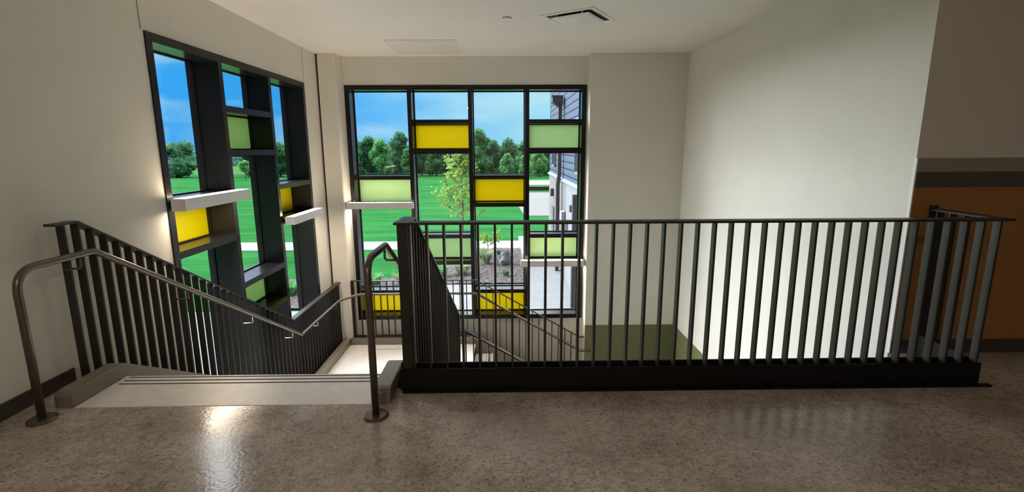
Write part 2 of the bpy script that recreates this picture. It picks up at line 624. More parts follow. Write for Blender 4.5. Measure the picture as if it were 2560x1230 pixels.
LW = dict(y0=4.145, y1=7.28, z0=-1.37, z1=2.415)
FW = dict(x0=-2.50, x1=1.312, z0=-1.37, z1=2.475)
wall_with_hole_x('wall_left', XL - 0.30, XL, -3.2, YF + 0.3, ZG, ZC + 0.2, LW['y0'], LW['y1'], LW['z0'], LW['z1'], 'wall')
b = MB()
b.box(XL, FW['x0'], YF, YF + 0.30, ZG, ZC + 0.2)
b.box(FW['x1'], 1.33, YF, YF + 0.30, ZG, ZC + 0.2)
b.box(FW['x0'], FW['x1'], YF, YF + 0.30, FW['z1'], ZC + 0.2)
b.box(FW['x0'], FW['x1'], YF, YF + 0.30, ZG, FW['z0'])
struct(b.build('wall_front', 'wall'))
WZ = -1.415                   # wainscot top on the lower landing
struct(bx(1.33, XR + 0.3, YA, YF + 0.30, ZG, ZC + 0.2).build('wall_alcove', 'wall'))
struct(bx(1.328, XR, YA - 0.004, YA, ZG, WZ).build('wall_alcove_wainscot', 'green_wall'))
struct(bx(XR, XR + 0.30, YH, YA, ZG, ZC + 0.2).build('wall_right', 'wall'))
struct(bx(XR - 0.004, XR, YH + 0.02, YA - 0.004, ZG, WZ).build('wall_right_wainscot', 'green_wall'))
struct(bx(XR + 0.30, 8.2, YH, YH + 0.3, -0.3, ZC + 0.2).build('wall_hall', 'wall'))
# hall wall faces: paint, band, dark strip, wainscot (all true colours of the wall)
struct(bx(XR, 8.0, YH - 0.004, YH, 1.413, ZC).build('wall_hall_paint', 'wall_hall_upper' if 'wall_hall_upper' in M else 'wall'))
struct(bx(XR, 8.0, YH - 0.014, YH, 1.318, 1.413).build('trim_1', 'wall_band', bevel=0.003))
struct(bx(XR, 8.0, YH - 0.010, YH, 1.214, 1.318).build('trim_2', 'dark_band'))
struct(bx(XR + 0.004, 8.0, YH - 0.006, YH, 0.0, 1.214).build('wall_hall_wainscot', 'ochre'))
struct(bx(XR - 0.004, XR + 0.006, YH - 0.016, YH + 0.012, 0.0, 1.413).build('trim_3', 'white_metal'))
struct(bx(XR + 0.0, 8.0, YH - 0.022, YH - 0.004, 0.0, 0.10).build('baseboard_hall', 'baseboard'))
struct(bx(XL, XL + 0.014, -3.2, 3.05, 0.0, 0.095).build('baseboard_left', 'baseboard', bevel=0.003))
struct(bx(8.0, 8.3, -3.5, YH + 0.3, -0.3, ZC + 0.2).build('wall_hall_end', 'wall'))
struct(bx(XL - 0.3, 8.3, -3.5, -3.2, -0.3, ZC + 0.2).build('wall_back', 'wall'))
struct(bx(XL - 0.3, 8.3, -3.5, YF + 0.3, ZC, ZC + 0.2).build('ceiling', 'ceiling'))
# upper floor slab with the stair opening
b = MB()
b.box(XL, 8.0, -3.2, 2.70, -0.30, 0)
b.box(XL, -2.54, 2.70, 3.05, -0.30, 0)
b.box(-0.79, 8.0, 2.70, 2.90, -0.30, 0)
b.box(2.96, 8.0, 2.90, YH, -0.30, 0)
struct(b.build('floor', 'floor'))
struct(bx(XL, XR, -0.5, YF, ZG - 0.2, ZG).build('floor_lower', 'landing'))
struct(bx(XL, XR, -0.8, -0.5, ZG, -0.3).build('wall_lower_back', 'wall'))
struct(bx(XR, XR + 0.3, -0.8, YH, ZG, -0.3).build('wall_lower_right', 'wall'))
# vertical control joints and the corner column
struct(bx(XL - 0.001, XL + 0.002, 4.11, 4.122, 2.415, ZC).build('trim_4', 'wall_band'))
struct(bx(XL - 0.001, XL + 0.002, 7.30, 7.308, 2.415, ZC).build('trim_5', 'wall_band'))
b = MB()
b.prism([(-2.80, YF), (-2.80, YA), (-2.555, YA), (-2.54, YA + 0.015), (-2.54, YF)], ZG, ZC, 'z')
struct(b.build('wall_corner_column', 'wall'))
struct(bx(XL, -2.80, YA + 0.02, YF, ZG, ZC).build('trim_6', 'groove'))


# ------------------------------------------------------------------ windows
def cell_window(idx, axis, face, depth, us, zs0, zs1, cells, label):
    """axis 'y': window wall faces -Y (u = x).  axis 'x': window in the left wall (u = y), depth goes to -X."""
    def B(b, u0, u1, d0, d1, z0, z1):
        if axis == 'y':
            b.box(u0, u1, face + d0, face + d1, z0, z1)
        else:
            b.box(face - d1, face - d0, u0, u1, z0, z1)
    fw = 0.072
    hm = 0.033
    b = MB()
    B(b, us[0], us[0] + fw, -0.012, depth + .04, zs0, zs1)
    B(b, us[-1] - fw, us[-1], -0.012, depth + .04, zs0, zs1)
    B(b, us[0] + fw, us[-1] - fw, -0.012, depth + .04, zs1 - fw, zs1)
    B(b, us[0] + fw, us[-1] - fw, -0.012, depth + .04, zs0, zs0 + fw)
    root = struct(b.build(f'window_{idx}', 'frame'), label)
    for u in us[1:-1]:
        b = MB()
        B(b, u - hm, u + hm, -0.012, depth + .04, zs0 + fw, zs1 - fw)
        b.build('mullion', 'frame', root)
    for k, col in enumerate(cells):
        u0 = us[k] + (fw if k == 0 else hm)
        u1 = us[k + 1] - (fw if k == len(us) - 2 else hm)
        lv = [zs1 - fw]
        for z, kind in col:
            lv.append(z)
        tops = zs1 - fw
        for i, (z, kind) in enumerate(col):
            bot = z + 0.032 if z is not None else zs0 + fw
            if z is not None:
                b = MB()
                B(b, u0, u1, -0.010, depth + .04, z - 0.032, z + 0.032)
                b.build('transom', 'frame', root)
            # thin glazing bead round the cell
            b = MB()
            bd = 0.014
            B(b, u0, u0 + bd, depth - .035, depth - .005, bot, tops)
            B(b, u1 - bd, u1, depth - .035, depth - .005, bot, tops)
            B(b, u0 + bd, u1 - bd, depth - .035, depth - .005, bot, bot + bd)
            B(b, u0 + bd, u1 - bd, depth - .035, depth - .005, tops - bd, tops)
            b.build('glazing_bead', 'frame', root)
            b = MB()
            if kind == 'g':
                B(b, u0 + .002, u1 - .002, depth - .004, depth + .004, bot + .002, tops - .002)
                b.build('glass_pane', 'glass', root)
            else:
                B(b, u0 + .002, u1 - .002, depth - .004, depth + .010, bot + .002, tops - .002)
                p = b.build('colour_panel', ('yellow' if kind == 'Y' else 'green') + ('_dimmed' if axis == 'x' else ''), root)
                p['label'] = 'yellow translucent panel' if kind == 'Y' else 'lime green translucent panel'
            if z is not None:
                tops = z - 0.032
    return root


zA, zB, zC, zD, zE, zF, zG_ = 1.915, 1.457, 1.035, 0.585, 0.063, -0.385, -0.885
cell_window(1, 'y', YF, 0.25, [FW['x0'], -1.492, -0.535, 0.368, FW['x1']], FW['z0'], FW['z1'],
            [[(zC, 'g'), (zD, 'G'), (zG_, 'g'), (None, 'Y')],
             [(zA, 'g'), (zB, 'Y'), (zE, 'g'), (zF, 'G'), (None, 'g')],
             [(zC, 'g'), (zD, 'Y'), (zG_, 'g'), (None, 'Y')],
             [(zA, 'g'), (zB, 'G'), (zE, 'g'), (zF, 'G'), (None, 'g')]],
            'wide black framed window with yellow and green panels facing the stair')
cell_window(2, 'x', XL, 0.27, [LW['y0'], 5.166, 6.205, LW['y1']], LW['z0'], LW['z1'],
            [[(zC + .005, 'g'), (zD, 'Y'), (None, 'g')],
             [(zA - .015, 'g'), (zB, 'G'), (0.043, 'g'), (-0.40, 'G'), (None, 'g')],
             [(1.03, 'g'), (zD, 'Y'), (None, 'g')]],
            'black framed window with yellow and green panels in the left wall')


# ------------------------------------------------------------------ wall lamps on the window frames
def wall_lamp(axis, u0, u1, face, z0, z1, label):
    c = (u0 + u1) / 2
    loc = (c, face - .1, z0) if axis == 'y' else (face + .1, c, z0)
    r = thing('linear_wall_lamp', label, 'wall lamp', loc, 'white linear up and down lamps on the windows')

    def B(b, a0, a1, d0, d1, za, zb):
        if axis == 'y':
            b.box(a0, a1, face - d1, face - d0, za, zb)
        else:
            b.box(face + d0, face + d1, a0, a1, za, zb)
        return b
    b = MB()
    B(b, u0, u1, .055, .062, z0, z1)
    B(b, u0, u1, .168, .175, z0, z1)
    B(b, u0, u0 + .03, .062, .168, z0, z1)
    B(b, u1 - .03, u1, .062, .168, z0, z1)
    B(b, u0 + .03, u1 - .03, .062, .168, z0 + .03, z1 - .03)
    b.build('housing', 'lamp_body', r)
    for za, zb in ((z1 - .009, z1 - .003), (z0 + .003, z0 + .009)):
        B(MB(), u0 + .035, u1 - .035, .070, .160, za, zb).build('diffuser', 'lamp_glow' if za > (z0 + z1) / 2 else 'lamp_glow_down', r)['label'] = 'glowing warm white strip'
    for uu in (u0 + .12, u1 - .12):
        B(MB(), uu - .02, uu + .02, .012, .056, (z0 + z1) / 2 - .03, (z0 + z1) / 2 + .03).build('bracket', 'frame', r)


wall_lamp('x', 4.12, 5.20, XL, 0.985, 1.088, 'white linear lamp above the large yellow panel of the left window')
wall_lamp('x', 6.20, 7.22, XL, 0.552, 0.652, 'white linear lamp on the left window closest to the corner column')
wall_lamp('y', -2.53, -1.47, YF, 0.548, 0.648, 'white linear lamp under the upper green panel of the facing window')
wall_lamp('y', 0.26, 1.31, YF, -0.425, -0.325, 'white linear lamp low on the facing window beside the alcove')


# ------------------------------------------------------------------ guards
BT, BD = 0.0065, 0.025        # half thickness, half depth of the flat bars


def slope_bar(along, a0, z0, a1, z1, c0, c1, th):
    """flat bar running along an axis from (a0,z0) to (a1,z1), across c0..c1, thickness th downward"""
    b = MB()
    if along == 'y':
        b.hexa([(c0, a0, z0 - th), (c1, a0, z0 - th), (c1, a1, z1 - th), (c0, a1, z1 - th)], [(c0, a0, z0), (c1, a0, z0), (c1, a1, z1), (c0, a1, z1)])
    else:
        b.hexa([(a0, c0, z0 - th), (a1, c0, z1 - th), (a1, c1, z1 - th), (a0, c1, z0 - th)], [(a0, c0, z0), (a1, c0, z1), (a1, c1, z1), (a0, c1, z0)])
    return b


def polyrail(along, pts, c0, c1, th):
    b = MB()
    n = len(pts)
    s = 0
    for i in range(n - 1):
        q = slope_bar(along, pts[i][0], pts[i][1], pts[i + 1][0], pts[i + 1][1], c0, c1, th)
        k = len(b.v)
        b.v += q.v
        b.f += [tuple(k + j for j in f) for f in q.f]
    return b


def balusters(root, along, pos, c, top, bot, zof=None):
    """one bar mesh per distinct length, copied"""
    cache = {}
    for a in pos:
        zt, zb = top(a), bot(a)
        h = round(zt - zb, 3)
        w = ((c, a) if along == 'y' else (a, c))
        if h not in cache:
            b = MB()
            if along == 'y':
                b.box(-BD, BD, -BT, BT, 0, h)
            else:
                b.box(-BT, BT, -BD, BD, 0, h)
            o = b.build('baluster', 'rail', None, bevel=0.0012)
            o.parent = root
            o.location = Vector((w[0], w[1], zb)) - root.location
            cache[h] = o
        else:
            linked(cache[h], 'baluster', Vector((w[0], w[1], zb)) - root.location, root)


def frange(a, b, s):
    n = int(round((b - a) / s))
    return [a + i * (b - a) / n for i in range(n + 1)]


# floor guard facing the camera, with its short return to the wall corner
g = thing('guard_railing', 'long dark bronze guard railing across the floor edge facing the hall', 'railing', (1.2, RAIL_Y, 0))
pos = frange(-0.563, 2.968, 0.1008)
balusters(g, 'x', pos, RAIL_Y + .012, lambda a: 1.052, lambda a: 0.10)
bx(-0.65, 3.03, RAIL_Y - 0.035, RAIL_Y + 0.045, 1.052, 1.067).build('top_rail', 'rail', g, bevel=0.003)
bx(-0.655, 3.0, RAIL_Y + .038, RAIL_Y + 0.050, -0.30, 0.165).build('kick_plate', 'plate', g)
bx(-0.655, 2.995, RAIL_Y - .018, RAIL_Y - 0.0135, 0.008, 0.150).build('kick_plate', 'plate', g)
bx(-0.64, 3.06, RAIL_Y - 0.045, RAIL_Y - 0.018, 0.0, 0.012).build('floor_flange', 'plate', g)
bx(-0.635, -0.575, RAIL_Y - 0.012, RAIL_Y + 0.036, 0.012, 1.052).build('end_post', 'rail', g, bevel=0.002)
bx(2.945, 3.03, RAIL_Y + 0.045, YH - 0.03, 1.052, 1.067).build('return_rail', 'rail', g, bevel=0.003)
bx(2.955, 3.005, YH - 0.030, YH - 0.016, 1.00, 1.09).build('wall_bracket', 'rail', g)
for yy in (3.0, 3.1, 3.2, 3.3):
    o = bx(-BD, BD, -BT, BT, 0, 1.052 - 0.10).build('baluster', 'rail', None, bevel=0.0012)
    o.parent = g
    o.location = Vector((2.985, yy, 0.10)) - g.location
bx(2.962, 2.974, RAIL_Y + .05, YH - 0.02, -0.05, 0.165).build('kick_plate', 'plate', g)

# guard down the right side of the first flight
zr = lambda y: 1.067 if y < 3.10 else 1.067 - SL * (y - 3.10)
nose = lambda y: 0.0 - SL * (y - N1)
g = thing('guard_railing', 'dark stair guard going down the inner side of the first flight', 'railing', (-0.60, 4.4, -0.8))
pos = frange(2.985, 5.82, 0.1)
balusters(g, 'y', pos, -0.605, lambda a: zr(a) - .016, lambda a: min(nose(a), 0) - 0.24)
polyrail('y', [(RAIL_Y + 0.045, 1.067), (3.10, 1.067), (5.86, zr(5.86))], -0.643, -0.565, 0.015).build('top_rail', 'rail', g)
bx(-0.632, -0.572, 5.83, 5.89, ZL - 0.25, zr(5.86) - 0.012).build('end_post', 'rail', g, bevel=0.002)
b = MB()
b.prism([(2.93, -0.28), (2.93, 0.06), (3.16, 0.06), (5.83, nose(5.83) + .05), (5.83, nose(5.83) - 0.27)], -0.664, -0.644, 'x')
b.build('side_plate', 'rail', g)

# guard down the left side and along the landing
YB = 3.10 + (1.067 - (ZL + 1.067)) / SL
zl = lambda y: max(zr(y) - .012, ZL + 1.067)
g = thing('guard_railing', 'dark stair guard down the left side, turning level along the landing', 'railing', (-2.72, 5.2, -0.8))
GX = -2.715
pos = frange(3.01, 7.72, 0.1)
balusters(g, 'y', pos, GX, lambda a: zl(a) - .014, lambda a: max(min(nose(a), 0) - 0.22, ZL - 0.22))
YB2 = 3.10 + (1.055 - (ZL + 1.067)) / SL
polyrail('y', [(2.94, 1.055), (3.10, 1.055), (YB2, ZL + 1.067), (7.785, ZL + 1.067)], GX - .036, GX + .036, 0.015).build('top_rail', 'rail', g)
b = MB()
b.prism([(3.12, -0.28), (3.12, -.02), (YB2 - .25, ZL - 0.02), (7.78, ZL - .02), (7.78, ZL - 0.25), (YB2 - .35, ZL - .25)], GX + .027, GX + .035, 'x')
b.build('side_plate', 'rail', g)

# guard on the window side of the landing, running down the second flight
XB = -0.476
zf = lambda x: (ZL + 1.067) if x < XB else ((ZL + 1.067) - SL * (x - XB) if x < 1.25 else (ZL + 1.067) - SL * (1.25 - XB))
base2 = lambda x: ZL + .10 if x < N2X else max(ZL + .06 - SL * (x - N2X), ZB + .04)
GY = 7.865
g = thing('guard_railing', 'slender dark guard below the facing window, following the second flight down', 'railing', (-0.6, GY, -1.6))
balusters(g, 'x', frange(-2.50, 1.22, 0.108), GY, lambda a: zf(a) - .010, base2)
polyrail('x', [(-2.535, zf(-2)), (XB, zf(-2)), (1.25, zf(1.25)), (1.325, zf(1.25))], GY - .026, GY + .026, 0.012).build('top_rail', 'rail', g)
polyrail('x', [(-2.535, ZL + .115), (N2X, ZL + .115), (1.2, base2(1.2) + .012)], GY - .028, GY + .028, 0.02).build('bottom_rail', 'rail', g)
bx(-2.535, -2.518, GY - .026, GY + .026, ZL + .1, zf(-2) - .012).build('end_post', 'rail', g)

# guard on the open side of the second flight
g = thing('guard_railing', 'dark guard on the open side of the second flight, lowest in the stairwell', 'railing', (0.4, 5.86, -2.3))
z5 = lambda x: (ZL + 1.03) - SL * (x + 0.62)
balusters(g, 'x', frange(-0.50, 1.25, 0.1), 5.86, lambda a: z5(a) - .010, lambda a: max(ZL - .12 - SL * (a - N2X), ZB - .1))
polyrail('x', [(-0.565, z5(-.565)), (1.30, z5(1.30))], 5.825, 5.895, 0.013).build('top_rail', 'rail', g)
polyrail('x', [(-0.565, ZL + .10), (-.42, ZL + .10), (1.30, ZL + .10 - SL * 1.72)], 5.90, 5.93, 0.20).build('side_plate', 'rail', g)


# ------------------------------------------------------------------ handrails (round pipe)
def arc(p0, p1, p2, r, n=7):
    """round the corner at p1"""
    p0, p1, p2 = Vector(p0), Vector(p1), Vector(p2)
    a = (p0 - p1).normalized()
    c = (p2 - p1).normalized()
    ang = a.angle(c)
    if ang > pi - 0.02:
        return [p1]
    d = r / math.tan(ang / 2)
    s, e = p1 + a * d, p1 + c * d
    out = []
    for i in range(n + 1):
        t = i / n
        out.append((1 - t) ** 2 * s + 2 * t * (1 - t) * p1 + t * t * e)
    return out


def pipe(pts, rad):
    path = [Vector(pts[0])]
    for i in range(1, len(pts) - 1):
        path += arc(pts[i - 1], pts[i], pts[i + 1], rad[i - 1])
    path.append(Vector(pts[-1]))
    return path


def bracket(root, p, wx=0, wy=0):
    """cast bracket under the pipe at p reaching the guard offset (wx,wy)"""
    x, y, z = p
    MB().tube([(x, y, z - .015), (x, y, z - .075), (x + wx * .12, y + wy * .12, z - .088), (x + wx, y + wy, z - .09)], 0.0075, 8).build('bracket', 'pipe', root, smooth=True)


HZ = 0.862
hx = -2.603
z_h = ZL + 0.862
y_h = 3.09 + (HZ - z_h) / SL
h = thing('handrail', 'round bronze handrail rising from the left floor disc, continuing round the landing', 'handrail', (hx, 2.57, 0))
pts = [(hx, 2.57, 0.012), (hx, 2.57, HZ + .0), (hx, 3.09, HZ), (hx, y_h, z_h), (hx, 7.45, z_h), (-2.35, 7.70, z_h + .02), (XB, 7.70, z_h + .02), (1.25, 7.70, z_h + .02 - SL * (1.25 - XB)), (1.40, 7.70, z_h + .02 - SL * (1.25 - XB))]
MB().tube(pipe(pts, [0.13, 0.10, 0.03, 0.20, 0.20, 0.05, 0.05]), 0.0205, 18).build('pipe', 'pipe', h, smooth=True)
MB().lathe((hx, 2.57, 0), [(0.070, 0), (0.070, 0.008), (0.062, 0.014), (0.024, 0.016)]).build('floor_disc', 'pipe', h)
for yy in (2.98, 3.93, 4.88, 5.75):
    bracket(h, (hx, yy, HZ if yy < 3.09 else HZ - SL * (yy - 3.09)), wx=-.10)
for yy in (6.55, 7.3):
    bracket(h, (hx, yy, z_h), wx=-.10)
for xx in (-2.2, -1.2, -0.1, 0.9):
    bracket(h, (xx, 7.70, z_h + .02 - (SL * (xx - XB) if xx > XB else 0)), wy=.15)

hx2 = -0.738
h = thing('handrail', 'round bronze handrail rising from the floor disc beside the long guard railing', 'handrail', (hx2, 2.57, 0))
pts = [(hx2, 2.57, 0.012), (hx2, 2.57, 0.905), (hx2, 3.02, 0.905), (hx2, 3.02 + (0.905 - z_h) / SL * 0.985, z_h), (hx2 + .10, 5.72, z_h - .02)]
ys_end = 5.66
pts = [(hx2, 2.57, 0.012), (hx2, 2.57, 0.905), (hx2, 2.99, 0.905), (hx2, ys_end, 0.905 - SL * (ys_end - 2.99)), (-0.62, 5.985, z_h + .04), (-0.40, 5.985, z_h - .03), (1.25, 5.985, z_h - .03 - SL * 1.65), (1.38, 5.985, z_h - .03 - SL * 1.65)]
MB().tube(pipe(pts, [0.11, 0.045, 0.08, 0.08, 0.05, 0.05]), 0.0205, 18).build('pipe', 'pipe', h, smooth=True)
MB().lathe((hx2, 2.57, 0), [(0.070, 0), (0.070, 0.008), (0.062, 0.014), (0.024, 0.016)]).build('floor_disc', 'pipe', h)
for yy in (2.96, 3.9, 4.8):
    bracket(h, (hx2, yy, .905 if yy < 2.99 else .905 - SL * (yy - 2.99)), wx=.11)
for xx in (-.2, .5, 1.0):
    bracket(h, (xx, 5.985, z_h - .03 - SL * (xx + .40)), wy=-.10)


# ------------------------------------------------------------------ stairs
def flight(root, along, start, z0, c0, c1, n, sgn=1):
    for i in range(1, n):
        a0 = start + (i - 1) * RUN - 0.02
        a1 = start + i * RUN
        z = z0 - i * RISE
        b = MB()
        g_ = MB()
        if along == 'y':
            b.box(c0, c1, a0, a1, z - 0.05, z)
            b.box(c0, c1, a0 - 0.005, a0 + .02, z, z + RISE - .05)
            for k in range(3):
                g_.box(c0 + .03, c1 - .03, a1 - .035 - k * .036, a1 - .027 - k * .036, z, z + .0008)
        else:
            b.box(a0, a1, c0, c1, z - 0.05, z)
            b.box(a0 - 0.005, a0 + .02, c0, c1, z, z + RISE - .05)
            for k in range(3):
                g_.box(a1 - .035 - k * .036, a1 - .027 - k * .036, c0 + .03, c1 - .03, z, z + .0008)
        t = b.build('tread', 'landing', root)
        g_.build('grip_strip', 'groove', t)


# top nosing slab level with the floor
st = thing('staircase', 'upper stair flight with pale concrete treads going down towards the landing', 'stairs', (-1.67, 3.1, 0))
b = bx(-2.54, -0.79, 2.705, N1, -0.06, 0.0015)
b.build('top_tread', 'landing', st, bevel=0.003)
b = MB()
for k in range(3):
    b.box(-2.50, -0.80, N1 - .030 - k * .046 - .0, N1 - .019 - k * .046, 0.0015, 0.0028)
b.build('grip_strip', 'groove', st)
b = MB().box(-2.54, -0.79, N1 - .035, N1 - .015, -RISE, -.06)
b.build('riser', 'landing', st)
flight(st, 'y', N1, 0, -2.54, -0.79, 10)


def stringer(name, x0, x1, right=False):
    b = MB()
    prof = [(2.70, 0.0), (2.70, 0.072), (2.718, 0.092), (2.745, 0.098), (3.09, 0.098), (3.13, 0.086), (5.80, 0.086 - SL * 2.67), (5.80, 0.086 - SL * 2.67 - .32), (3.13, -.30), (3.051, -.30), (3.051, 0.0)]
    b.prism(prof, x0, x1, 'x')
    return b.build(name, 'stringer', st, bevel=0.006)


stringer('stringer', -2.648, -2.541)
stringer('stringer', -0.789, -0.685)

# landing
ld = thing('stair_landing', 'pale concrete half landing with low tan kerbs in front of the windows', 'landing', (-1.6, 6.8, ZL))
b = MB()
b.box(-2.57, -0.50, 5.93, 7.735, ZL - 0.06, ZL)
b.box(-2.57, -0.66, 5.729, 5.93, ZL - 0.06, ZL)
b.build('slab', 'landing', ld)
bx(-2.655, -0.50, 5.80, 7.82, ZL - 0.26, ZL - 0.061).build('slab_edge', 'stringer', ld)
bx(-2.68, -2.571, 5.80, 7.79, ZL - .06, ZL + .098).build('kerb', 'stringer', ld, bevel=0.008)
bx(-2.56, -0.50, 7.736, 7.835, ZL - .06, ZL + .098).build('kerb', 'stringer', ld, bevel=0.008)

# second flight
st2 = thing('staircase', 'lower stair flight going down to the right along the facing window wall', 'stairs', (0.4, 6.8, -2.2))
flight(st2, 'x', N2X, ZL, 5.935, 7.73, 6)
for y0, y1 in ((7.736, 7.835), (5.945 - .04, 5.934)):
    b = MB()
    b.prism([(-0.49, ZL - .26), (-0.49, ZL + .09), (1.24, ZL + .09 - SL * 1.73), (1.24, ZB - .1), (.9, ZB - .2)], y0, y1, 'y')
    b.build('stringer', 'stringer', st2)
struct(bx(1.235, XR - .005, 5.2, YA - .005, ZB - .2, ZB).build('floor_mid_landing', 'landing'))

# ------------------------------------------------------------------ ceiling items
dc = (0.825, 5.77)
d = thing('ceiling_diffuser', 'square white air diffuser with dark slots set at an angle in the ceiling', 'air diffuser', (dc[0], dc[1], ZC))


def rotbox(hx0, hx1, hy0, hy1, z0, z1, b, ang=radians(-33)):
    P = [(hx0, hy0), (hx1, hy0), (hx1, hy1), (hx0, hy1)]
    Q = [(dc[0] + x * cos(ang) - y * sin(ang), dc[1] + x * sin(ang) + y * cos(ang)) for x, y in P]
    b.hexa([(x, y, z0) for x, y in Q], [(x, y, z1) for x, y in Q])
    return b


S_ = 0.315
b = MB()
for a in ((-S_, S_, -S_, -S_ + .045), (-S_, S_, S_ - .045, S_), (-S_, -S_ + .045, -S_ + .045, S_ - .045), (S_ - .045, S_, -S_ + .045, S_ - .045)):
    rotbox(*a, ZC - .010, ZC, b)
b.build('flange', 'white_metal', d, bevel=0.002)
rotbox(-.265, .265, -.265, .265, ZC - .003, ZC - .001, MB()).build('duct_opening', 'black', d)
# raised plaque hanging a little below the slots
ang = radians(-33)
def rp(x, y, z):
    return (dc[0] + x * cos(ang) - y * sin(ang), dc[1] + x * sin(ang) + y * cos(ang), z)
MB().hexa([rp(-.205, -.205, ZC - .040), rp(.205, -.205, ZC - .040), rp(.205, .205, ZC - .040), rp(-.205, .205, ZC - .040)],
          [rp(-.225, -.225, ZC - .020), rp(.225, -.225, ZC - .020), rp(.225, .225, ZC - .020), rp(-.225, .225, ZC - .020)]).build('face_plate', 'white_metal', d)
b = MB()
for x, y in ((-.15, -.22), (.15, -.22), (-.15, .22), (.15, .22)):
    rotbox(x - .008, x + .008, y - .008, y + .008, ZC - .025, ZC - .003, b)
b.build('hanger', 'white_metal', d)

s = thing('smoke_detector', 'small round white detector on the ceiling beside the square air diffuser', 'detector', (0.04, 5.77, ZC))
MB().lathe((0.04, 5.77, ZC - .018), [(0.030, 0), (0.040, 0.006), (0.042, 0.018)], 24).build('cover', 'white_metal', s, smooth=False)
MB().lathe((0.04, 5.77, ZC - .004), [(0.050, 0), (0.050, 0.004)], 24).build('mounting_ring', 'fixture', s)

hp = thing('access_hatch', 'flat painted access hatch in the ceiling near the facing window wall', 'ceiling hatch', (-1.1, 7.3, ZC))
bx(-1.565, -0.655, 6.90, 7.78, ZC - .004, ZC).build('hatch_door', 'hatch', hp)
b = MB()
for a in ((-1.59, -.63, 6.865, 6.875), (-1.59, -.63, 7.80, 7.81), (-1.59, -1.58, 6.875, 7.80), (-.64, -.63, 6.875, 7.80)):
    b.box(*a, ZC - .006, ZC)
b.build('hatch_frame', 'wall', hp)

o = thing('wall_outlet', 'small pale outlet plate low on the ochre hall wall', 'outlet', (3.86, YH - .006, .45))
bx(3.80, 3.92, YH - .012, YH - .006, 0.40, 0.56).build('cover_plate', 'outlet', o, bevel=0.002)
bx(3.84, 3.88, YH - .014, YH - .012, 0.43, 0.53).build('socket', 'box_white', o)

# ------------------------------------------------------------------ outside: ground
random.seed(5)
_b = bx(-260, 200, 8.6, 122, GND - .3, GND)
_b.box(-260, XL - .3, -80, 8.6, GND - .3, GND)
struct(_b.build('lawn', 'lawn'))
struct(bx(-400, 300, 122, 500, GND - .5, GND - .02).build('field', 'meadow'))
struct(bx(-60, 0.9, 28.3, 30.9, GND, GND + .02).build('sidewalk', 'walk'))
b = bx(0.9, 2.67, 8.6, 32.5, GND, GND + .022)
b.box(-3.2, 0.9, 8.6, 20.6, GND, GND + .022)
struct(b.build('sidewalk', 'walk'))
struct(bx(-24, -3.2, -12, 17.2, GND, GND + .022).build('sidewalk', 'walk'))
b = MB()
b.prism([(1.75, 42.7), (1.4, 50.4), (1.3, 66), (14, 66), (14, 42.7)], GND, GND + .03, 'z')
struct(b.build('pavement', 'pad'))
struct(bx(-1, 20, 80, 92, GND, GND + .03).build('road', 'walk'))
tag(bx(2.3, 16, 69.5, 70.1, GND, GND + .55).build('low_wall', 'brick'), 'low dark red wall at the end of the concrete pad outside', 'wall')


def bumpy(name, poly_fn, x0, x1, y0, y1, nx, ny, amp, m, scale=3.0, base=GND + .03):
    me = bpy.data.meshes.new(name)
    vs, fs, idx = [], [], {}
    for j in range(ny + 1):
        for i in range(nx + 1):
            x = x0 + (x1 - x0) * i / nx
            y = y0 + (y1 - y0) * j / ny
            z = base + amp * (noise.noise((x * scale, y * scale, 1)) + .5 * noise.noise((x * scale * 2.3, y * scale * 2.3, 4)))
            vs.append((x, y, z))
    for j in range(ny):
        for i in range(nx):
            a = j * (nx + 1) + i
            cx, cy = vs[a][0], vs[a][1]
            if poly_fn(cx, cy):
                fs.append((a, a + 1, a + nx + 2, a + nx + 1))
    me.from_pydata(vs, [], fs)
    me.materials.append(M[m])
    o = bpy.data.objects.new(name, me)
    COL.objects.link(o)
    return o


mb_ = bumpy('mulch', lambda x, y: (x < -3.2 and y < 21.6 and x > -9.8 and y > 17.3) or (x >= -3.2 and y > 20.6), -14, 0.88, 16.2, 28.25, 150, 122, 0.045, 'mulch', 3.2, GND + .07)
mb_['kind'] = 'stuff'
tag(mb_, 'grey brown bark mulch in the planting bed beside the walks', 'mulch')


# ------------------------------------------------------------------ plants
def leaf_cloud(n, center_fn, size, flat=0.0):
    b = MB()
    for _ in range(n):
        c = center_fn()
        s_ = size * random.uniform(.6, 1.3)
        a = Vector((random.gauss(0, 1), random.gauss(0, 1), random.gauss(0, 1))).normalized()
        w = a.cross(Vector((random.gauss(0, 1), random.gauss(0, 1), random.gauss(0, 1)))).normalized()
        c = Vector(c)
        b.quad(c - a * s_ * .5, c - w * s_ * .32, c + a * s_ * .5, c + w * s_ * .32)
    return b


def raw(b, name, m, parent, loc):
    me = bpy.data.meshes.new(name)
    me.from_pydata(b.v, [], b.f)
    me.materials.append(M[m])
    o = bpy.data.objects.new(name, me)
    COL.objects.link(o)
    o.parent = parent
    o.location = Vector(loc) - (parent.location if parent else Vector((0, 0, 0)))
    return o


def blob_points(blobs):
    def f():
        bl = random.choice(blobs)
        while True:
            v = Vector((random.uniform(-1, 1), random.uniform(-1, 1), random.uniform(-1, 1)))
            l = v.length
            if 0.62 < l < 1:
                break
        v = v / l * (1 - (1 - l) * .8)
        return (bl[0] + v.x * bl[3], bl[1] + v.y * bl[3], bl[2] + v.z * bl[4])
    return f


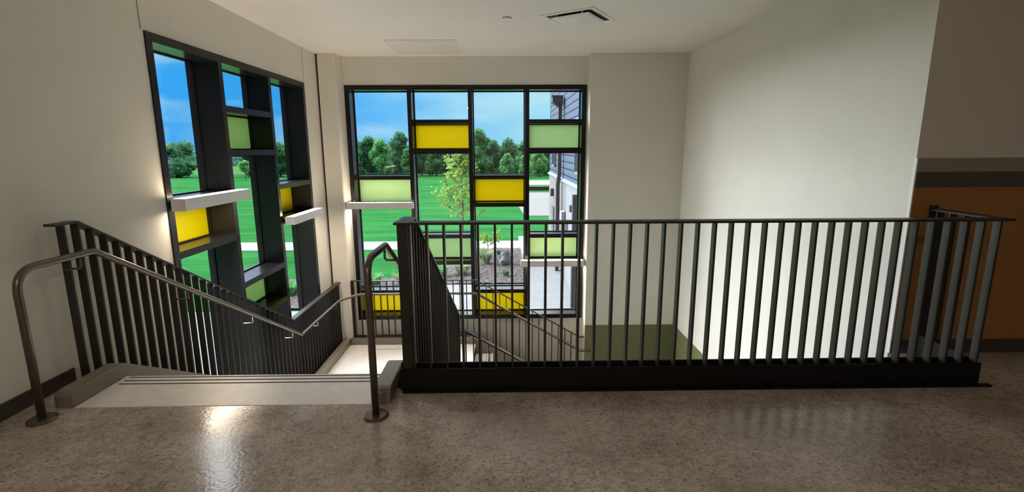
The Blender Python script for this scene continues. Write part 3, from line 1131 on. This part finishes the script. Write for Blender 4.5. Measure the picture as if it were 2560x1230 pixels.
def core_blobs(blobs, k=0.74):
    b = MB()
    for (x, y, z, r, rz) in blobs:
        base = len(b.v)
        nu, nv = 10, 7
        for j in range(nv + 1):
            th = pi * j / nv
            for i in range(nu):
                ph = 2 * pi * i / nu
                d = Vector((sin(th) * cos(ph), sin(th) * sin(ph), cos(th)))
                q = k * (1 + .28 * noise.noise(d * 1.7 + Vector((x, y, z))))
                b.v.append((x + d.x * r * q, y + d.y * r * q, z + d.z * rz * q))
        for j in range(nv):
            for i in range(nu):
                i2 = (i + 1) % nu
                b.f.append((base + j * nu + i, base + j * nu + i2, base + (j + 1) * nu + i2, base + (j + 1) * nu + i))
    return b


def far_tree(x, y, top, width, kind, label, trunk=0.7, group='trees along the far edge of the lawn', n=3200, leaf=0.50, cat='tree', name='tree', base=GND):
    t = thing(name, label, cat, (x, y, base), group)
    h = top - base
    blobs = []
    nb = 16
    for i in range(nb):
        f = random.uniform(0.0, 1.0)
        zz = trunk + (h - trunk) * (0.12 + 0.70 * f)
        rr = width * .5 * (1.0 - .5 * f) * random.uniform(.38, .72)
        aa = random.uniform(0, 2 * pi)
        rad = (width * .5 - rr) * random.uniform(.2, 1) * (1 - .45 * f)
        blobs.append((cos(aa) * rad, sin(aa) * rad * .7, zz, rr, rr * random.uniform(.7, 1.0)))
    rt = width * .20
    blobs.append((0, 0, h - rt * .9, rt, rt * .9))
    raw(leaf_cloud(n, blob_points(blobs), leaf), 'foliage', kind, t, (x, y, base))
    inner = raw(core_blobs(blobs), 'crown_core', kind, t, (x, y, base))
    tb = MB().tube([(0, 0, -.05), (.05, 0, trunk), (0.0, 0, h * .6)], .2, 8, rads=[width * .035, width * .026, width * .01])
    for k in range(4):
        a = k * 1.6 + random.random()
        tb.tube([(0, 0, trunk * .9), (cos(a) * width * .15, sin(a) * width * .12, h * .45), (cos(a) * width * .26, sin(a) * width * .2, h * .62)], .1, 6, rads=[width * .018, width * .012, width * .006])
    raw(tb, 'trunk', 'bark', t, (x, y, base))
    return t


FT = [
    # x, y, top z, width, material, label
    (-33.6, 108, 5.9, 7.4, 'leaf_mid', 'tall green tree at the left edge of the facing window'),
    (-29.6, 110, 4.4, 6.6, 'leaf_dark', 'dark bushy tree second from the left in the facing window'),
    (-26.2, 106, 3.9, 6.4, 'leaf_light', 'bright green tree in a gap between two dark crowns, facing window'),
    (-22.9, 110, 5.4, 6.8, 'leaf_dark', 'tall dark tree left of the first upright bar of the facing window'),
    (-20.2, 104, 1.6, 3.4, 'leaf_mid', 'small tree below the dark one next to the yellow panel'),
    (-18.6, 112, 4.6, 6.0, 'leaf_dark', 'dark tree partly hidden by the upper yellow panel'),
    (-15.0, 110, 3.4, 6.4, 'leaf_mid', 'rounded tree seen just under the upper yellow panel'),
    (-10.8, 112, 3.2, 6.0, 'leaf_dark', 'dark tree behind the young yellow green tree'),
    (-5.6, 108, 5.9, 7.6, 'leaf_mid', 'tallest tree of the third window bay, pointed crown'),
    (-2.6, 111, 3.6, 6.0, 'leaf_dark', 'dark tree sloping down from the tallest one, third bay'),
    (0.8, 109, 3.9, 6.8, 'leaf_dark', 'round topped dark tree in the middle of the third bay'),
    (0.6, 101, 0.6, 3.8, 'leaf_light', 'small pale round tree standing before the dark crowns'),
    (4.6, 112, 3.4, 6.4, 'leaf_mid', 'green tree next to the third upright bar of the window'),
    (4.0, 100, 0.2, 3.2, 'leaf_light', 'small bright tree at the foot of the third bay'),
    (7.3, 104, 1.0, 5.0, 'leaf_light', 'pale drooping tree beside the building wing'),
    (9.6, 110, 2.6, 6.4, 'leaf_mid', 'green tree partly hidden by the building wing'),
    (-70.0, 108, 3.2, 10.5, 'leaf_dark', 'large round tree at the right of the first bay, left window'),
    (-54.8, 110, 2.8, 8.5, 'leaf_dark', 'dark tree behind the sapling in the left window'),
    (-49.3, 110, 3.4, 7.4, 'leaf_mid', 'tree right of the sapling seen below the green panel'),
    (-44.0, 110, 4.5, 7.4, 'leaf_mid', 'tall tree in the last bay of the left window'),
]
for (x, y, tz, w, k, lab) in FT:
    far_tree(x, y, tz, w, k, lab)
# sapling with a pale trunk
far_tree(-50.8, 98, -0.5, 3.2, 'leaf_light', 'small sapling with a thin trunk on the lawn, left window', trunk=1.9, n=700, leaf=.4)

# thicket under and between the trees (nobody could count it)
b = leaf_cloud(16000, lambda: (random.uniform(-60, 14), random.uniform(119, 123), GND + 6.6 * random.random() ** 1.1), .8)
th = raw(b, 'undergrowth', 'leaf_dark', None, (0, 0, 0))
th['kind'] = 'stuff'
tag(th, 'dark undergrowth filling the gaps under the far trees', 'undergrowth')
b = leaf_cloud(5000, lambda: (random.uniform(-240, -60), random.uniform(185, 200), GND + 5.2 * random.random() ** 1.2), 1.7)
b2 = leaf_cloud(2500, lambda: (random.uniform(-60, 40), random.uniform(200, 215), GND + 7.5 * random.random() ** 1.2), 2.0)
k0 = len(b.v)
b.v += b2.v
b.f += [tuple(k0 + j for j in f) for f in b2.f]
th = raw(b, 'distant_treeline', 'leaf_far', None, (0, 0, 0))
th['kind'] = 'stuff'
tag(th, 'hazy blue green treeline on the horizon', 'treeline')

# distant pale roofs seen over the treeline through the left window
bl = thing('distant_building', 'low pale building far away above the fence, left window', 'building', (-165, 232, GND))
bx(-182, -150, 228, 238, GND, 2.6).build('wall', 'roof_far', bl)
MB().prism([(227, 2.6), (239, 2.6), (233, 4.2)], -183, -149, 'x').build('roof', 'box_white', bl)

# wire fence at the far left of the lawn
fn = thing('wire_fence', 'black wire fence at the far edge of the lawn, left window', 'fence', (-83, 112, GND))
for i in range(6):
    x = -102 + i * 5.2
    bx(x - .05, x + .05, 112, 112.1, GND, GND + 2.9).build('fence_post', 'fence', fn)
bx(-102, -76, 112.02, 112.08, GND + 2.84, GND + 2.9).build('top_wire', 'fence', fn)
bx(-102, -76, 112.02, 112.08, GND + 0.15, GND + 0.2).build('bottom_wire', 'fence', fn)

# young tree close to the building
random.seed(11)
tx, ty = -2.25, 25.8
t = thing('young_tree', 'slender young tree with yellow green leaves in the mulch bed', 'tree', (tx, ty, GND))
tb = MB().tube([(0, 0, -.05), (.03, 0, 1.6), (.06, 0, 3.4), (.02, 0, 4.9), (.05, 0, 5.9)], .05, 10, rads=[.055, .045, .032, .018, .006])
leaves = MB()


def leaf_at(c, s_):
    a = Vector((random.gauss(0, 1), random.gauss(0, 1), random.gauss(0, .6))).normalized()
    w = a.cross(Vector((random.gauss(0, 1), random.gauss(0, 1), random.gauss(0, 1)))).normalized()
    c = Vector(c)
    s_ *= 1.35
    leaves.quad(c - a * s_ * .5, c - w * s_ * .42, c + a * s_ * .5, c + w * s_ * .42)


for i in range(30):
    f = i / 29
    z0 = 1.9 + 3.5 * f
    a = i * 2.4 + random.uniform(-.4, .4)
    L = (1.25 * (1 - f) ** .8 + .28) * random.uniform(.75, 1.2)
    p0 = Vector((.04, 0, z0))
    p1 = p0 + Vector((cos(a) * L * .6, sin(a) * L * .6, L * .35))
    p2 = p0 + Vector((cos(a) * L, sin(a) * L, L * .85))
    tb.tube([p0, p1, p2], .012, 5, rads=[.016, .010, .004])
    for q in range(64):
        u = random.uniform(.25, 1.08)
        c = p0.lerp(p1, u * 2) if u < .5 else p1.lerp(p2, (u - .5) * 2)
        c = c + Vector((random.gauss(0, .10), random.gauss(0, .10), random.gauss(0, .09)))
        leaf_at(c, random.uniform(.09, .15))
for q in range(120):
    leaf_at((random.gauss(.05, .12), random.gauss(0, .12), random.uniform(4.9, 6.1)), .12)
raw(tb, 'trunk', 'bark', t, (tx, ty, GND))
raw(leaves, 'foliage', 'leaf_young', t, (tx, ty, GND))

# second small sapling whose leaves show under the yellow panel of the third bay
tx, ty = -0.95, 26.6
t = thing('young_tree', 'low spreading sapling with yellow green leaves right of the slender young tree', 'tree', (tx, ty, GND))
tb = MB().tube([(0, 0, -.05), (.02, 0, .5), (0, 0, 1.1)], .02, 8, rads=[.022, .018, .008])
leaves = MB()
for i in range(7):
    a = i * 2.2
    L = random.uniform(.45, .85)
    p0 = Vector((0, 0, .5 + .06 * i))
    p2 = p0 + Vector((cos(a) * L, sin(a) * L, .45))
    tb.tube([p0, p0.lerp(p2, .5) + Vector((0, 0, .05)), p2], .01, 5, rads=[.010, .007, .003])
    for q in range(26):
        c = p0.lerp(p2, random.uniform(.4, 1.1)) + Vector((random.gauss(0, .08), random.gauss(0, .08), random.gauss(0, .06)))
        leaf_at(c, .11)
raw(tb, 'trunk', 'bark', t, (tx, ty, GND + 1.0 - 1.0))
raw(leaves, 'foliage', 'leaf_young', t, (tx, ty, GND))

# rock
rk = MB()
nu, nv = 28, 18
for j in range(nv + 1):
    th_ = pi * j / nv
    for i in range(nu):
        ph = 2 * pi * i / nu
        d_ = Vector((sin(th_) * cos(ph), sin(th_) * sin(ph), cos(th_)))
        q = 1 + .38 * noise.noise(d_ * 1.5 + Vector((3, 1, 7))) + .22 * noise.noise(d_ * 4 + Vector((1, 5, 2)))
        wdt = 1 - .35 * max(d_.z, 0)
        rk.v.append((d_.x * .36 * q * wdt, d_.y * .34 * q * wdt, .30 + d_.z * .48 * q))
for j in range(nv):
    for i in range(nu):
        i2 = (i + 1) % nu
        rk.f.append((j * nu + i, j * nu + i2, (j + 1) * nu + i2, (j + 1) * nu + i))
r_ = raw(rk, 'boulder', 'rock', None, (0.0, 24.2, GND + .02))
tag(r_, 'pale craggy boulder standing in the mulch bed', 'rock')


def shrub(x, y, r, h, m, label, n=260, name='shrub', leaf=.10, up=True, group='low plants in the mulch beds'):
    t_ = thing(name, label, 'plant', (x, y, GND + .05), group)
    bl_ = MB()
    for _ in range(n):
        a = random.uniform(0, 2 * pi)
        rr = r * sqrt(random.random()) * .35
        l = h * random.uniform(.6, 1.05)
        tip = Vector((cos(a) * (rr + r * random.uniform(.2, .8)), sin(a) * (rr + r * random.uniform(.2, .8)), l))
        c = Vector((cos(a) * rr, sin(a) * rr, 0))
        w = Vector((-sin(a), cos(a), 0)) * leaf * .25
        mid = c.lerp(tip, .5) + Vector((0, 0, l * .2))
        bl_.quad(c - w, c + w, mid + w, mid - w)
        bl_.quad(mid - w, mid + w, tip + w * .2, tip - w * .2)
    raw(bl_, 'leaves', m, t_, (x, y, GND + .05))


shrub(-0.98, 24.4, .55, .75, 'leaf_pale', 'pale yellow green grassy clump left of the boulder')
shrub(0.02, 21.9, .22, .28, 'leaf_mid', 'tiny green tuft below the boulder near the walk', n=80)
shrub(-0.35, 26.6, .2, .25, 'leaf_dark', 'tiny dark tuft behind the pale grassy clump', n=60)
shrub(-2.0, 22.3, .55, .55, 'leaf_pale', 'pale tuft at the near edge of the bed, right of the lawn')
shrub(-2.9, 21.9, .45, .5, 'leaf_light', 'green tuft where the bed narrows beside the lawn')
shrub(-4.4, 20.6, .5, .5, 'leaf_pale', 'pale tuft in the bed seen above the landing guard')
shrub(-5.6, 20.3, .5, .55, 'leaf_light', 'green tuft in the bed left of the pale one')
shrub(-6.4, 19.4, .45, .5, 'leaf_pale', 'pale tuft in the bed close to the narrow walk')
shrub(-8.6, 19.2, .5, .5, 'leaf_light', 'green tuft low in the last bay of the left window')

# ------------------------------------------------------------------ building wing to the right
FX, FY0, FY1 = 2.67, 8.36, 29.6
bd_ = thing('building_wing', 'two storey building wing with grey siding above a pale base', 'building', (FX + 3, 20, GND))
bx(FX + .06, 12, FY0, FY1 - .04, 0.10, 6.5).build('siding_wall', 'siding', bd_)
bx(FX + .02, 12, 21.2, FY1, GND, 0.02).build('base_wall', 'stucco', bd_)
bx(FX, 12, FY0, 21.2, GND, 0.02).build('base_wall', 'stucco2', bd_)['label'] = 'paler stone part of the base'
b = MB()
b.prism([(FX - .08, 0.02), (FX - .08, 0.06), (FX + .03, 0.16), (12, 0.16), (12, 0.02)], FY0, FY1 + .08, 'y')
b.build('ledge_trim', 'trim_metal', bd_)
bx(FX + .04, 12, FY1 - .04, FY1 + .02, 0.16, 6.5).build('corner_trim', 'trim_metal', bd_)
for (ya, yb, za, zb, lab) in ((15.6, 18.9, 0.55, 2.6, 'near'), (26.2, 27.8, 0.55, 1.75, 'far')):
    w = bx(FX - .01, FX + .12, ya, yb, za, zb)
    f = MB()
    f.box(FX - .02, FX + .10, ya, ya + .08, za, zb)
    f.box(FX - .02, FX + .10, yb - .08, yb, za, zb)
    f.box(FX - .02, FX + .10, ya, yb, za, za + .08)
    f.box(FX - .02, FX + .10, ya, yb, zb - .08, zb)
    f.box(FX - .02, FX + .10, (ya + yb) / 2 - .03, (ya + yb) / 2 + .03, za, zb)
    fo = f.build('window', 'trim_metal', bd_)
    bx(FX + .02, FX + .08, ya + .08, yb - .08, za + .08, zb - .08).build('pane', 'dark_glass', fo)
for yy, z1 in ((23.0, 3.35), (17.4, .1)):
    b = MB()
    ds = .12
    if z1 > 1:
        b.box(FX - .20, FX - .04, yy - ds, yy + ds, .32, z1)
        b.hexa([(FX - .20, yy - ds, .32), (FX - .04, yy - ds, .32), (FX - .04, yy + ds, .32), (FX - .20, yy + ds, .32)][::1],
               [(FX - .20, yy - ds, .33), (FX - .04, yy - ds, .33), (FX - .04, yy + ds, .33), (FX - .20, yy + ds, .33)])
        b.hexa([(FX - .26, yy - ds, -.12), (FX - .10, yy - ds, -.12), (FX - .10, yy + ds, -.12), (FX - .26, yy + ds, -.12)],
               [(FX - .20, yy - ds, .32), (FX - .04, yy - ds, .32), (FX - .04, yy + ds, .32), (FX - .20, yy + ds, .32)])
    b.box(FX - .26, FX - .10, yy - ds, yy + ds, GND, -.12)
    p = b.build('downspout', 'downspout', bd_)
    if z1 > 1:
        hh = MB()
        hh.hexa([(FX - .24, yy - .16, z1), (FX - .03, yy - .16, z1), (FX - .03, yy + .16, z1), (FX - .24, yy + .16, z1)],
                [(FX - .50, yy - .36, z1 + .2), (FX - .03, yy - .36, z1 + .2), (FX - .03, yy + .36, z1 + .2), (FX - .50, yy + .36, z1 + .2)])
        hh.box(FX - .50, FX - .03, yy - .36, yy + .36, z1 + .2, z1 + .42)
        hh.box(FX - .53, FX - .03, yy - .39, yy + .39, z1 + .42, z1 + .47)
        hh.build('conductor_head', 'downspout', p)
for (yy, zz, h2) in ((18.95, -.80, .26), (26.9, -.85, .42)):
    bx(FX - .16, FX, yy - .13, yy + .13, zz - h2 / 2, zz + h2 / 2).build('wall_light', 'fixture', bd_, bevel=.01)
bx(FX - .18, FX, 21.5, 22.0, -1.75, -1.25).build('meter_box', 'box_white', bd_, bevel=.02)
bx(FX - .20, FX, 20.5, 20.9, -1.95, -1.6).build('vent_box', 'box_white', bd_, bevel=.02)
bx(FX - .03, FX + .06, 26.4, 27.5, GND + .02, GND + 2.7).build('door', 'fixture', bd_)
